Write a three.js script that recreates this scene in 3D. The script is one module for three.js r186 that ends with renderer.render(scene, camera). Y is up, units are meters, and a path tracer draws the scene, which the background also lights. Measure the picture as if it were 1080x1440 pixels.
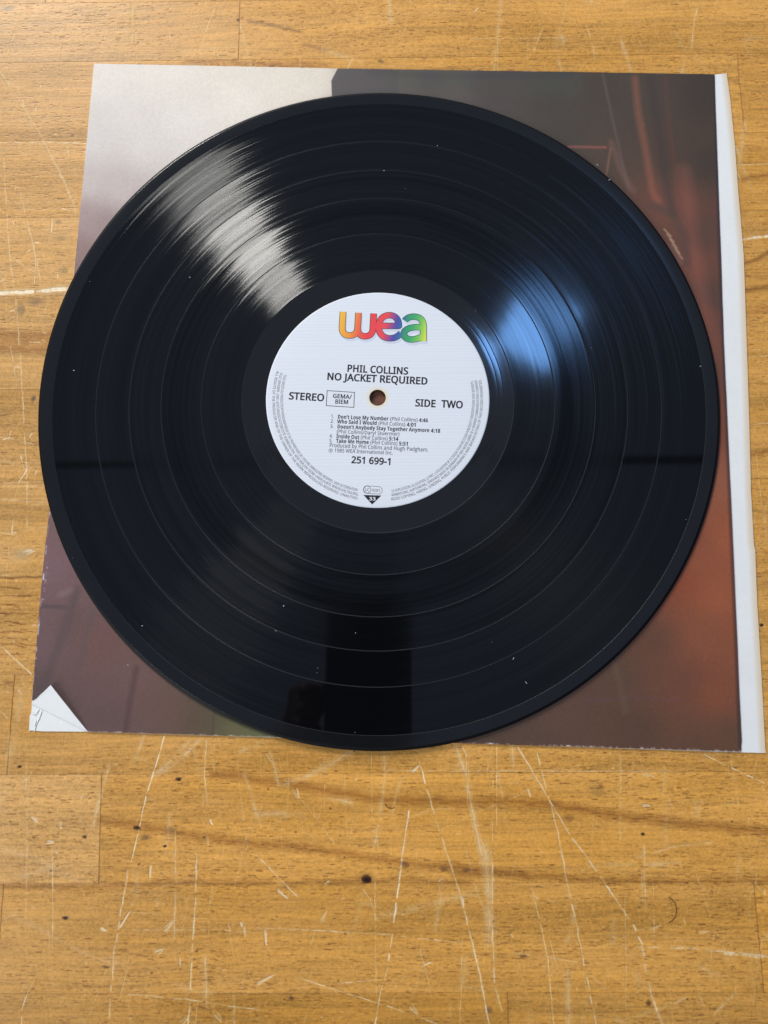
import * as THREE from 'three';
import { MarchingCubes } from 'three/addons/objects/MarchingCubes.js';
import { RectAreaLightUniformsLib } from 'three/addons/lights/RectAreaLightUniformsLib.js';

// ---------------------------------------------------------------- camera, light, exposure
const scene = new THREE.Scene();
const FOCAL = 1050;                                   // focal length in pixels of the 1080 x 1440 picture
const camera = new THREE.PerspectiveCamera(2 * Math.atan(720 / FOCAL) * 180 / Math.PI, 0.75, 0.01, 30);
const EYE = new THREE.Vector3(0.00528, 0.32072, 0.10281);
const AIM = new THREE.Vector3(0.00254, 0, 0.05098);
camera.position.copy(EYE);
camera.up.set(Math.sin(0.0058), 0, -Math.cos(0.0058));
camera.lookAt(AIM);
camera.focus = 0.335;
camera.userData.fStop = 9.5;
scene.add(camera);

scene.background = new THREE.Color().setRGB(0.19, 0.232, 0.315);   // the dim, bluish room that the record mirrors
const WHITE_LIGHT = 60, BLUE_LIGHT = 25, SIDE_FILL = 14;

const renderer = new THREE.WebGLRenderer({ antialias: true });
renderer.setSize(768, 1024);
renderer.toneMapping = THREE.LinearToneMapping;
renderer.toneMappingExposure = 1;
renderer.shadowMap.enabled = true;
RectAreaLightUniformsLib.init();

// ---------------------------------------------------------------- helpers
function rngOf(seed) { let s = seed >>> 0; return () => { s = (s + 0x6d2b79f5) | 0; let t = Math.imul(s ^ (s >>> 15), 1 | s); t = (t + Math.imul(t ^ (t >>> 7), 61 | t)) ^ t; return ((t ^ (t >>> 14)) >>> 0) / 4294967296; }; }
const hash2 = (x, y) => { let h = Math.imul(x | 0, 374761393) + Math.imul(y | 0, 668265263); h = Math.imul(h ^ (h >>> 13), 1274126177); return ((h ^ (h >>> 16)) >>> 0) / 4294967296; };
function vnoise(x, y) {                                // value noise, -1 .. 1
  const ix = Math.floor(x), iy = Math.floor(y), fx = x - ix, fy = y - iy;
  const u = fx * fx * (3 - 2 * fx), v = fy * fy * (3 - 2 * fy);
  const a = hash2(ix, iy), b = hash2(ix + 1, iy), c = hash2(ix, iy + 1), d = hash2(ix + 1, iy + 1);
  return 2 * (a + (b - a) * u + (c - a) * v + (a - b - c + d) * u * v) - 1;
}
const fbm = (x, y, n) => { let s = 0, a = 0.55; for (let i = 0; i < n; i++) { s += a * vnoise(x, y); x = x * 2.03 + 17.1; y = y * 2.03 + 9.7; a *= 0.5; } return s; };
const toS = (c) => { c = Math.min(1, Math.max(0, c)); return 255 * (c <= 0.0031308 ? 12.92 * c : 1.055 * Math.pow(c, 1 / 2.4) - 0.055); };
const toL = (v) => { v /= 255; return v <= 0.04045 ? v / 12.92 : Math.pow((v + 0.055) / 1.055, 2.4); };

// measured in the picture -> the place on the level y = h that it shows
const fw = AIM.clone().sub(EYE).normalize(), rt = fw.clone().cross(camera.up).normalize(), upv = rt.clone().cross(fw);
function at(px, py, h = 0) {
  const d = fw.clone().addScaledVector(rt, (px - 540) / FOCAL).addScaledVector(upv, -(py - 720) / FOCAL);
  return EYE.clone().addScaledVector(d, (h - EYE.y) / d.y);
}

function tag(o, label, category, group, kind) {
  if (label) o.userData.label = label;
  if (category) o.userData.category = category;
  if (group) o.userData.group = group;
  if (kind) o.userData.kind = kind;
  return o;
}
function thing(name, label, category, [x, y, z] = [0, 0, 0], turn = 0) {
  const o = new THREE.Group(); o.name = name; o.position.set(x, y, z); o.rotation.y = turn; scene.add(o);
  return tag(o, label, category);
}
function part(name, geometry, material, parent) {
  const m = new THREE.Mesh(geometry, material); m.name = name; m.castShadow = m.receiveShadow = true; parent.add(m); return m;
}
function canvasTexture(cv, srgb = true, wrap = THREE.ClampToEdgeWrapping) {
  const t = new THREE.CanvasTexture(cv); if (srgb) t.colorSpace = THREE.SRGBColorSpace;
  t.wrapS = t.wrapT = wrap; t.anisotropy = 8; return t;
}
const newCanvas = (w, h) => { const c = document.createElement('canvas'); c.width = w; c.height = h; return c; };

// a flat sheet cut to an outline of [x, z] points; lift(x, z) is the level of its underside; uv(x, z) -> [u, v]
function sheet(outline, thick, lift, uv, holes = []) {
  const v2 = (l) => l.map(([x, z]) => new THREE.Vector2(x, z));
  let ring = v2(outline); if (THREE.ShapeUtils.isClockWise(ring)) ring = ring.reverse();
  const tris = THREE.ShapeUtils.triangulateShape(ring, holes.map(v2));
  const pos = [], uvs = [], idx = [];
  const put = (p, top) => { pos.push(p.x, lift(p.x, p.y) + (top ? thick : 0), p.y); const q = uv(p.x, p.y); uvs.push(q[0], q[1]); return pos.length / 3 - 1; };
  const top = ring.map((p) => put(p, true)), low = ring.map((p) => put(p, false));
  for (const [a, b, c] of tris) { idx.push(top[a], top[c], top[b]); idx.push(low[a], low[b], low[c]); }
  const n = ring.length;
  for (let i = 0; i < n; i++) {
    const j = (i + 1) % n, a = put(ring[i], true), b = put(ring[j], true), c = put(ring[j], false), d = put(ring[i], false);
    idx.push(a, b, c, a, c, d);
  }
  const g = new THREE.BufferGeometry();
  g.setAttribute('position', new THREE.Float32BufferAttribute(pos, 3));
  g.setAttribute('uv', new THREE.Float32BufferAttribute(uvs, 2));
  g.setIndex(idx); g.computeVertexNormals(); return g;
}

// ---------------------------------------------------------------- windows outside the frame and one added fill panel that light the table
function windowLight(name, label, pos, look, w, h, rgb, intensity) {
  const t = thing(name, label, 'window', pos); t.lookAt(look);
  const glow = new THREE.MeshStandardMaterial({ color: 0x000000, emissive: new THREE.Color().setRGB(...rgb), emissiveIntensity: 1 });
  const fm = new THREE.MeshStandardMaterial({ color: 0xd8d8d4, roughness: 0.5 });
  part('window_pane', new THREE.BoxGeometry(w, h, 0.006), glow, t).position.z = -0.012;
  const bar = 0.05;
  for (const s of [-1, 1]) {
    part('window_frame', new THREE.BoxGeometry(bar, h + 2 * bar, 0.05), fm, t).position.set(s * (w / 2 + bar / 2 + 0.002), 0, -0.03);
    part('window_frame', new THREE.BoxGeometry(w, bar, 0.05), fm, t).position.set(0, s * (h / 2 + bar / 2 + 0.002), -0.03);
  }
  const l = new THREE.RectAreaLight(new THREE.Color().setRGB(...rgb), intensity, w, h);
  l.name = name + '_light'; l.position.set(...pos); l.lookAt(...look.toArray());
  // RectAreaLight shines along its -z; lookAt of a light turns -z... three.js turns a light's z away from the target
  scene.add(l); return t;
}
const O = new THREE.Vector3(0, 0, 0);
windowLight('bright_window', 'bright white window beyond the far left edge of the table', [-1.00, 1.15, -1.84], O, 0.41, 0.8, [1.0, 0.98, 0.93], WHITE_LIGHT);
windowLight('blue_window', 'small high window with blue sky above the far right of the table', [0.505, 2.085, -0.912], O, 0.21, 0.22, [0.19, 0.45, 1.0], BLUE_LIGHT);
windowLight('side_fill', 'wide low fill panel added beyond the near left corner of the table', [-1.75, 0.98, 1.70], O, 1.0, 0.9, [1.0, 1.0, 1.0], SIDE_FILL);  // fill added for diffuse light; no window known on this side

// ---------------------------------------------------------------- table of glued hardwood staves
const TX0 = -0.21, TX1 = 0.21, TZ0 = -0.225, TZ1 = 0.275, TW = 1720, TH = 2048, PPM = TH / (TZ1 - TZ0);
const SEAMS = [-0.45, -0.41, -0.37, -0.33, -0.2885, -0.2465, -0.2035, -0.171, -0.129, -0.0895, -0.0505, -0.006, 0.0375, 0.0785, 0.1195, 0.160, 0.2023, 0.243, 0.2845, 0.326, 0.367, 0.408, 0.45];
const JOINTS = { 6: [[-0.0666, -0.0666]], 9: [[0.02, 0.02]], 10: [[-0.06, -0.06]], 11: [[0.11, 0.11]], 12: [[0.03, 0.03]], 13: [[-0.02, -0.02]], 14: [[-0.1538, -0.1541]], 15: [[-0.1148, -0.1137]], 16: [[-0.1522, -0.1524], [0.1499, 0.1505]], 17: [[0.05, 0.05]] };
const staves = [];
{
  const rnd = rngOf(5);
  for (let i = 0; i + 1 < SEAMS.length; i++) {
    const js = [[-0.42, -0.42], ...(JOINTS[i] || [[(rnd() - 0.5) * 0.5, 0]].map(([a]) => [a, a])), [0.42, 0.42]];
    for (let k = 0; k + 1 < js.length; k++) staves.push({ row: i, z0: SEAMS[i], z1: SEAMS[i + 1], a: js[k], b: js[k + 1], tone: 0.95 + 0.16 * (rnd() - 0.5), warm: (rnd() - 0.5) * 0.16, o: rnd() * 300, slope: (rnd() - 0.5) * 0.05, fleck: 0.5 + rnd() });
  }
  const find = (px, py) => { const p = at(px, py); return staves.find((s) => p.z >= s.z0 && p.z < s.z1 && p.x >= s.a[0] && p.x < s.b[0]); };
  const set = (px, py, tone, warm) => { const s = find(px, py); s.tone = tone; s.warm = warm; };
  set(60, 1160, 1.16, -0.26); set(600, 1160, 1.02, 0.04); set(60, 1060, 0.93, 0); set(500, 1330, 0.93, 0.03); set(1070, 1300, 1.03, 0.08); set(500, 1425, 0.9, 0.05);
  set(40, 250, 0.93, 0.04); set(40, 360, 1.04, -0.16); set(40, 440, 1.0, -0.12); set(30, 600, 0.98, -0.08); set(30, 750, 0.95, -0.12); set(30, 880, 0.95, 0); set(100, 40, 0.97, -0.12); set(700, 40, 0.98, -0.06); set(40, 140, 0.97, 0);  // left staves set greyer: own tone mixed with painted window sheen
}
const MPX = (x) => (x - TX0) * PPM, MPZ = (z) => (z - TZ0) * PPM;
const woodMaps = (() => {
  const cv = newCanvas(TW, TH), cx = cv.getContext('2d'), im = cx.createImageData(TW, TH);
  const bv = newCanvas(TW, TH), bx = bv.getContext('2d'), bm = bx.createImageData(TW, TH);
  const rv = newCanvas(TW / 2, TH / 2), rx = rv.getContext('2d');
  const rows = new Map(); for (const s of staves) { if (!rows.has(s.row)) rows.set(s.row, []); rows.get(s.row).push(s); }
  // window sheen painted into the wood colour, greyer towards the left
  const sheenTint = (x, z) => { const e = (x + 0.105 + 0.035 * vnoise(z * 14 + 4, x * 9) + 0.02 * vnoise(x * 60, z * 160)) / 0.16; return Math.min(1, Math.max(0, 0.35 - e)); };
  for (let j = 0; j < TH; j++) {
    const z = TZ0 + (j + 0.5) / PPM; let row = 0; while (SEAMS[row + 1] <= z) row++;
    const list = rows.get(row);
    for (let i = 0; i < TW; i++) {
      const x = TX0 + (i + 0.5) / PPM, f = (z - SEAMS[row]) / (SEAMS[row + 1] - SEAMS[row]);
      let s = list[0]; for (const q of list) if (x >= q.a[0] + (q.a[1] - q.a[0]) * f) s = q;
      const zz = z + s.slope * x + 0.0025 * vnoise(x * 14 + s.o, z * 25), o = s.o;
      const broad = fbm(x * 5 + o, zz * 95 + o, 3), mid = fbm(x * 16 - o, zz * 420 + o, 2), fine = vnoise(x * 90 + o, zz * 2100), cloud = fbm(x * 28 + 3, z * 34 + o, 3), grit = vnoise(x * 1500, z * 1700);
      const ring = Math.max(0, vnoise(x * 3.2 + o * 2, zz * 62 - o) - 0.45);
      let k = s.tone * (1 - 0.05 * sheenTint(x, z)) * (1 + 0.17 * broad + 0.17 * mid + 0.15 * fine + 0.15 * cloud + 0.15 * grit) * (1 - 0.30 * ring);
      const greyed = sheenTint(x, z), w = s.warm - 0.42 * greyed + 0.10 * broad * -1 + 0.20 * ring + 0.05 * mid - 0.10 * cloud;
      const p = 4 * (j * TW + i);
      im.data[p] = toS(0.645 * k * (1 + 0.10 * w)); im.data[p + 1] = toS(0.316 * k * (1 - 0.12 * w)); im.data[p + 2] = toS(0.066 * k * (1 - 1.3 * w)); im.data[p + 3] = 255;
      bm.data[p] = bm.data[p + 1] = bm.data[p + 2] = 150 + 12 * mid + 9 * fine + 6 * grit + 8 * cloud; bm.data[p + 3] = 255;
    }
  }
  cx.putImageData(im, 0, 0); bx.putImageData(bm, 0, 0);
  rx.fillStyle = 'rgb(118,118,118)'; rx.fillRect(0, 0, TW, TH); rx.scale(0.5, 0.5);
  const rnd = rngOf(77), at2 = (q) => { const p = at(q[0], q[1]); return [MPX(p.x), MPZ(p.z)]; };
  for (const c of [cx, bx, rx]) { c.lineCap = 'round'; c.lineJoin = 'round'; }
  // pores: short dark dashes along the grain
  for (let n = 0; n < 130000; n++) {
    const x = rnd() * TW, y = rnd() * TH, s = vnoise(x / 260 + 50, y / 60), s2 = vnoise(x / 900, y / 300 + 9), kind = n % 5;   // 0: deep, 1 2: shallow, 3 4: pale
    if (rnd() > 0.44 + 0.62 * s + 0.3 * s2) continue;
    const len = (kind ? 0.4 + 2.4 * rnd() * rnd() : 0.9 + 3.4 * rnd() * rnd()) * 0.001 * PPM, dy = (rnd() - 0.35) * 0.10 * len, a = kind === 0 ? 0.30 + 0.42 * rnd() : kind < 3 ? 0.12 + 0.24 * rnd() : 0.12 + 0.2 * rnd();
    cx.strokeStyle = kind < 3 ? `rgba(92,52,16,${a})` : `rgba(240,206,150,${a})`; cx.lineWidth = kind ? 0.6 + 0.6 * rnd() : 0.6 + 0.6 * rnd();
    cx.beginPath(); cx.moveTo(x, y); cx.quadraticCurveTo(x + len / 2, y + dy * rnd() - 0.6, x + len, y + dy); cx.stroke();
    if (kind < 3) { bx.strokeStyle = `rgba(60,60,60,${a * 1.2})`; bx.lineWidth = 1.2; bx.beginPath(); bx.moveTo(x, y); bx.lineTo(x + len, y + dy); bx.stroke(); }
  }
  const path = (c, pts) => { c.beginPath(); pts.forEach((p, i) => (i ? c.lineTo(p[0], p[1]) : c.moveTo(p[0], p[1]))); c.stroke(); };
  const rough = (pts, wob) => { const out = []; for (let i = 0; i + 1 < pts.length; i++) { const [a, b] = [pts[i], pts[i + 1]], n = Math.max(2, Math.hypot(b[0] - a[0], b[1] - a[1]) / 9 | 0); for (let k = 0; k < n; k++) out.push([a[0] + (b[0] - a[0]) * k / n + (rnd() - 0.5) * wob, a[1] + (b[1] - a[1]) * k / n + (rnd() - 0.5) * wob]); } out.push(pts[pts.length - 1]); return out; };
  // a dark vein in the wood
  const vein = (px, w, a, col = '96,48,14') => { const p = rough(px.map(at2), 3); for (let k = 5; k >= 1; k--) { cx.strokeStyle = `rgba(${col},${a * 0.30})`; cx.lineWidth = w * k * k / 11; path(cx, p); } for (let n = 0; n < p.length * 3; n++) { const q = p[rnd() * p.length | 0], y = q[1] + (rnd() - 0.5) * w * 2.4; cx.strokeStyle = `rgba(70,34,10,${0.3 * rnd()})`; cx.lineWidth = 1; path(cx, [[q[0], y], [q[0] + 6 + 16 * rnd(), y + rnd() * 2]]); } };
  vein([[300, 1088], [350, 1094], [405, 1102], [455, 1112], [540, 1124], [640, 1127], [720, 1127], [780, 1132], [860, 1146], [960, 1158], [1085, 1170]], 9, 0.34);
  vein([[143, 1154], [180, 1158], [240, 1170], [300, 1180], [350, 1186], [420, 1192], [500, 1203], [570, 1214], [660, 1222], [740, 1230]], 8, 0.28);
  vein([[640, 1228], [760, 1232], [860, 1238], [960, 1241], [1085, 1238]], 7, 0.26);
  vein([[400, 1241], [470, 1239], [560, 1238], [660, 1241]], 5, 0.25); vein([[0, 1246], [140, 1248], [260, 1240], [380, 1240]], 6, 0.2);
  vein([[-10, 470], [40, 472], [110, 467]], 12, 0.3, '120,66,20'); vein([[-10, 490], [40, 492], [110, 489]], 9, 0.25, '110,56,16'); vein([[-5, 481], [100, 480]], 16, 0.22, '150,84,26');
  vein([[1040, 372], [1062, 366], [1085, 352]], 5, 0.4); vein([[1040, 410], [1085, 402]], 6, 0.4); vein([[1040, 440], [1085, 436]], 10, 0.2); vein([[1040, 252], [1085, 246]], 6, 0.25); vein([[1056, 640], [1085, 632]], 8, 0.28);
  vein([[350, 30], [385, 36], [420, 44]], 5, 0.34, '80,52,26'); vein([[428, 62], [455, 70]], 5, 0.2, '80,52,26'); vein([[0, 812], [62, 811]], 2, 0.4); vein([[260, 86], [460, 92]], 6, 0.16);
  for (const y of [826, 838, 850, 862, 875, 888, 905, 920]) vein([[0, y], [20 + 25 * rnd(), y + 2 * rnd()]], 1.4, 0.3);
  // seams
  for (const s of staves) { cx.strokeStyle = 'rgba(92,56,22,0.16)'; cx.lineWidth = 1.3; path(cx, rough([[MPX(s.a[0]), MPZ(s.z0)], [MPX(s.b[0]), MPZ(s.z0)]], 1)); cx.strokeStyle = 'rgba(84,44,14,0.40)'; cx.lineWidth = 1.6; path(cx, rough([[MPX(s.b[0]), MPZ(s.z0)], [MPX(s.b[1]), MPZ(s.z1)]], 1)); }
  // scratches: pale, cut into the surface, broken along their length
  const scratch = (px, a, w = 1.6, soft = 0, raw = false) => {
    const p = rough(raw ? px : px.map(at2), soft ? 1.6 : 0.9);
    for (let i = 0; i + 1 < p.length; i++) {
      const k = Math.min(1, a * (0.4 + 1.05 * rnd())); if (rnd() < 0.11) continue; const sgm = [p[i], p[i + 1]];
      if (soft) { cx.strokeStyle = `rgba(230,204,164,${k * 0.20})`; cx.lineWidth = soft * (0.7 + 0.6 * rnd()); path(cx, sgm); cx.lineWidth = soft * 0.5; path(cx, sgm); }
      cx.strokeStyle = `rgba(248,230,198,${k * 0.9})`; cx.lineWidth = w * (0.45 + 0.65 * rnd()); path(cx, sgm); if (rnd() < 0.3) { cx.strokeStyle = `rgba(110,70,30,${k * 0.4})`; cx.lineWidth = 0.8; path(cx, sgm.map(([x, y]) => [x + 1.3, y + 0.6])); }
      bx.strokeStyle = `rgba(60,60,60,${k})`; bx.lineWidth = w; path(bx, sgm);
      rx.strokeStyle = `rgba(175,175,175,${k * 0.7})`; rx.lineWidth = Math.max(w * 1.5, soft); path(rx, sgm);
    }
  };
  const S = [
    [[[230, 1036], [221, 1070], [205, 1120], [195, 1166], [184, 1212]], 0.95, 2.2], [[[180, 1225], [170, 1280], [160, 1340], [152, 1440]], 0.6, 2.2, 4],
    [[[575, 1140], [566, 1200], [557, 1270], [546, 1350]], 0.85, 2.4, 4], [[[545, 1360], [535, 1395], [527, 1440]], 0.65, 1.8],
    [[[588, 1062], [600, 1110], [618, 1170], [634, 1218], [648, 1262], [662, 1318], [674, 1370], [688, 1440]], 0.72, 2, 4],
    [[[640, 1046], [655, 1090], [664, 1140], [676, 1200]], 0.5, 1.6, 12], [[[680, 1190], [686, 1240], [688, 1300], [684, 1340]], 0.45, 1.2, 20], [[[692, 1210], [692, 1320], [696, 1390], [706, 1422]], 0.55, 1.6, 5],
    [[[728, 1050], [748, 1085], [768, 1118], [800, 1172], [848, 1238], [890, 1300], [902, 1326]], 0.8, 1.8, 3], [[[902, 1326], [908, 1365], [916, 1400], [930, 1440]], 0.5, 2, 8],
    [[[755, 1058], [768, 1110], [784, 1170], [797, 1238], [806, 1280], [818, 1340], [830, 1400], [838, 1440]], 0.6, 1.8, 3], [[[745, 1240], [760, 1300], [770, 1350], [778, 1440]], 0.55, 2],
    [[[276, 1200], [275, 1262], [271, 1320], [267, 1400], [264, 1440]], 0.6, 2, 4], [[[246, 1170], [246, 1260], [244, 1330]], 0.35, 1.4, 6],
    [[[73, 1200], [74, 1280], [73, 1335]], 0.5, 1.6], [[[36, 1040], [38, 1180], [36, 1290]], 0.25, 1.4, 5], [[[290, 1040], [287, 1085], [291, 1130]], 0.4, 1.6, 4], [[[294, 1042], [302, 1085]], 0.4, 1.4],
    [[[266, 1042], [240, 1070], [215, 1092]], 0.4, 1.2, 12], [[[280, 1040], [255, 1068], [222, 1090]], 0.45, 1.2, 12], [[[500, 1052], [470, 1072], [430, 1092], [395, 1104]], 0.35, 1, 14],
    [[[360, 1202], [390, 1233], [417, 1260]], 0.7, 1.5], [[[375, 1062], [400, 1096], [440, 1145], [470, 1186]], 0.45, 1.4], [[[540, 1056], [541, 1090], [534, 1150], [524, 1195]], 0.4, 1.2, 10], [[[522, 1058], [523, 1150]], 0.4, 1.3],
    [[[506, 1244], [520, 1265], [530, 1295]], 0.6, 1.6], [[[527, 1240], [527, 1330], [529, 1400]], 0.45, 1.4], [[[185, 1308], [240, 1308], [300, 1307], [350, 1310]], 0.4, 1.6], [[[360, 1305], [440, 1308], [540, 1314], [650, 1326]], 0.55, 1.6],
    [[[180, 1398], [260, 1405], [330, 1416], [365, 1420]], 0.65, 1.5], [[[415, 1373], [480, 1395], [520, 1407], [560, 1420], [615, 1440]], 0.65, 1.6], [[[470, 1384], [535, 1377]], 0.6, 1.6], [[[590, 1335], [600, 1372], [606, 1400]], 0.4, 1.3],
    [[[990, 1061], [1020, 1076], [1074, 1101]], 0.8, 1.8], [[[985, 1060], [1000, 1072]], 0.5, 1.4], [[[870, 1330], [960, 1333], [1040, 1340], [1085, 1345]], 0.5, 1.6, 4], [[[720, 1340], [770, 1346], [812, 1353]], 0.6, 1.5], [[[540, 1083], [640, 1084], [760, 1084], [960, 1085]], 0.55, 1.4],
    [[[878, 1246], [880, 1340], [880, 1440]], 0.4, 1.3], [[[905, 1190], [907, 1280]], 0.35, 1.3, 8], [[[918, 1240], [920, 1330]], 0.35, 1.3], [[[872, 1060], [872, 1180]], 0.28, 1.2, 6], [[[935, 1055], [932, 1120]], 0.25, 1, 8], [[[650, 1050], [655, 1065]], 0.6, 2],
    [[[698, 1048], [698, 1160]], 0.5, 1.5], [[[693, 1080], [692, 1190]], 0.4, 1.3], [[[655, 1055], [657, 1130]], 0.4, 1.3], [[[650, 1320], [648, 1400], [646, 1440]], 0.45, 1.4], [[[655, 1388], [682, 1394]], 0.5, 1.5],
    [[[30, 1395], [33, 1385], [44, 1382]], 0.4, 1.4], [[[44, 1384], [36, 1402], [30, 1420], [30, 1440]], 0.75, 1.8], [[[830, 1370], [850, 1390], [875, 1412]], 0.4, 1.3], [[[1010, 1340], [1080, 1346]], 0.35, 5], [[[995, 1435], [1010, 1420], [1035, 1395]], 0.4, 1.4, 6],
    [[[895, 1205], [950, 1190], [1000, 1185]], 0.3, 1.2, 5], [[[540, 1165], [600, 1140], [640, 1135]], 0.3, 1.2], [[[1060, 1240], [1075, 1258]], 0.5, 1.6],
    // upper left
    [[[-10, 85], [30, 145], [60, 195], [90, 255], [104, 288], [106, 305]], 0.45, 1.5, 10], [[[20, 110], [45, 180]], 0.35, 1.4, 6], [[[-5, 412], [30, 411], [60, 409], [98, 405]], 1, 7, 16], [[[-5, 200], [60, 199], [124, 202]], 0.5, 2.4, 4],
    [[[94, 205], [99, 230]], 0.6, 1.5], [[[5, 215], [10, 320], [14, 360], [20, 410]], 0.4, 1.6, 4], [[[26, 260], [38, 310], [50, 360], [58, 400], [64, 405]], 0.4, 1.6, 4], [[[15, 360], [40, 378], [60, 388]], 0.45, 1.6], [[[50, 362], [48, 400]], 0.5, 1.6], [[[73, 308], [72, 326]], 0.85, 2.2], [[[39, 276], [38, 284]], 0.8, 2],
    [[[22, 420], [26, 470], [32, 560], [38, 680], [38, 740]], 0.4, 1.6, 4], [[[15, 605], [13, 615], [4, 618]], 0.8, 2], [[[-4, 614], [20, 617], [46, 625]], 0.5, 1.6], [[[40, 654], [34, 666], [26, 678]], 0.8, 2.2], [[[28, 640], [34, 660], [50, 658]], 0.4, 1.5], [[[26, 480], [56, 481]], 0.6, 2],
    [[[0, 680], [30, 678], [58, 677]], 0.4, 1.6], [[[0, 702], [60, 706]], 0.45, 1.8], [[[18, 730], [16, 750], [20, 735]], 0.6, 1.6], [[[0, 749], [20, 752], [30, 758]], 0.5, 1.6], [[[12, 770], [8, 830]], 0.4, 1.5], [[[0, 908], [20, 926], [44, 948]], 0.8, 2], [[[32, 776], [44, 774]], 0.7, 4, 12], [[[0, 1000], [10, 1010]], 0.5, 1.6],
    // upper and right edge
    [[[762, 40], [756, 55], [750, 72]], 0.55, 1.6, 5], [[[824, 36], [832, 60], [836, 84]], 0.35, 1.5, 5], [[[981, 8], [975, 34], [972, 70]], 0.4, 1.6, 7], [[[660, 55], [770, 53], [820, 54]], 0.35, 1.8], [[[496, 80], [486, 100]], 0.5, 1.5, 5], [[[805, 25], [810, 35]], 0.4, 1.5], [[[668, 15], [672, 11]], 0.7, 2.2], [[[148, 38], [146, 56]], 0.3, 1.4], [[[1044, 337], [1060, 334], [1085, 331]], 0.95, 4.5, 9], [[[1036, 232], [1085, 230]], 0.5, 2], [[[1052, 502], [1085, 500]], 0.4, 2], [[[1052, 598], [1085, 594]], 0.5, 2], [[[1052, 490], [1085, 494]], 0.35, 2],
  ];
  for (const q of S) scratch(...q);
  for (let n = 0; n < 1500; n++) {                       // the many fainter knife marks
    const x = rnd() * TW, y = rnd() * TH, steep = rnd() < 0.76, ang = steep ? Math.PI / 2 + (rnd() - 0.5) * 0.7 : (rnd() - 0.5) * 1.0, len = 20 + 330 * rnd() * rnd() * rnd() + 40 * rnd(), b = (rnd() - 0.5) * 0.05 * len;
    const ex = x + Math.cos(ang) * len, ey = y + Math.sin(ang) * len, mx = (x + ex) / 2 + Math.sin(ang) * b, my = (y + ey) / 2 - Math.cos(ang) * b;
    scratch([[x, y], [mx, my], [ex, ey]], 0.12 + 0.46 * rnd() * rnd(), 0.6 + 0.7 * rnd(), rnd() < 0.18 ? 6 + 10 * rnd() : 0, true);
  }
  // nicks where the finish has chipped
  const nick = (px, py, l, w, deg, a = 0.8) => { const [x, y] = at2([px, py]), c = Math.cos(deg * Math.PI / 180), s = Math.sin(deg * Math.PI / 180), m = PPM / 3270; for (let k = 0; k < 7; k++) { const o = (rnd() - 0.5) * w * m, t0 = -l * m / 2 * (0.5 + 0.5 * rnd()), t1 = l * m / 2 * (0.5 + 0.5 * rnd()); const sg = [[x + c * t0 - s * o, y + s * t0 + c * o], [x + c * t1 - s * o * 0.4, y + s * t1 + c * o * 0.4]]; cx.strokeStyle = `rgba(238,226,204,${a * (0.2 + 0.4 * rnd())})`; cx.lineWidth = 0.7 + 1.0 * rnd(); path(cx, sg); bx.strokeStyle = `rgba(40,40,40,${a * 0.6})`; bx.lineWidth = 2; path(bx, sg); } };
  for (const q of [[237, 1302, 20, 7, -48, 0.95], [224, 1337, 14, 9, -15], [175, 1293, 26, 3, -58, 0.9], [416, 1117, 14, 9, 65, 0.95], [743, 1115, 12, 7, 70], [908, 1133, 12, 4, 0], [456, 1290, 18, 8, -70, 0.5], [397, 1258, 18, 4, 38], [650, 1270, 16, 5, 82, 0.9], [70, 1184, 10, 5, 0, 0.9], [84, 1160, 12, 6, 75], [48, 1152, 14, 3, 45], [296, 1156, 9, 4, 60, 0.9], [211, 1226, 16, 2.5, 92, 0.9], [145, 1307, 9, 4, 30, 0.9], [373, 1319, 20, 2.5, 85, 0.9], [372, 1378, 30, 4, -27, 0.8], [339, 1300, 7, 4, 70, 0.9], [343, 1310, 16, 5, 80, 0.5], [257, 1436, 14, 9, -40, 0.9], [582, 1420, 16, 8, 50, 0.7], [307, 1430, 14, 9, 50, 0.6], [291, 1182, 12, 5, 80, 0.4], [584, 1082, 14, 6, -45, 0.8], [911, 1090, 18, 6, 10, 0.5], [990, 1310, 16, 4, -10, 0.4], [500, 1095, 3, 2, 0, 0.4], [43, 775, 16, 8, -12, 0.7], [25, 515, 12, 6, 20, 0.5], [252, 1353, 10, 4, 80, 0.6], [600, 1356, 14, 3, -25, 0.6], [460, 1242, 10, 5, -45, 0.5], [920, 1305, 20, 4, -20, 0.3]]) nick(...q);
  for (let n = 0; n < 60; n++) nick(rnd() * 1080, 1050 + rnd() * 390, 2 + 6 * rnd(), 1 + 2 * rnd(), rnd() * 180, 0.12 + 0.35 * rnd() * rnd());
  for (let n = 0; n < 40; n++) nick(rnd() * 110, 90 + rnd() * 950, 3 + 6 * rnd(), 1 + 3 * rnd(), rnd() * 180, 0.2 + 0.4 * rnd());
  // dark specks, smudges and the small dark plug
  const spot = (px, py, w, h, a, col = '30,16,10') => { const [x, y] = at2([px, py]), m = PPM / 3270; for (let k = 0; k < 5; k++) { cx.fillStyle = `rgba(${col},${a * 0.4})`; cx.beginPath(); cx.ellipse(x + (rnd() - 0.5) * w * 0.2, y + (rnd() - 0.5) * h * 0.2, w * m * (0.16 + 0.075 * k) * (0.8 + 0.4 * rnd()), h * m * (0.16 + 0.075 * k) * (0.8 + 0.4 * rnd()), rnd() - 0.5, 0, 7); cx.fill(); } if (a > 0.6) { bx.fillStyle = 'rgba(10,10,10,0.8)'; bx.beginPath(); bx.ellipse(x, y, w * m * 0.45, h * m * 0.45, 0, 0, 7); bx.fill(); } };
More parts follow.
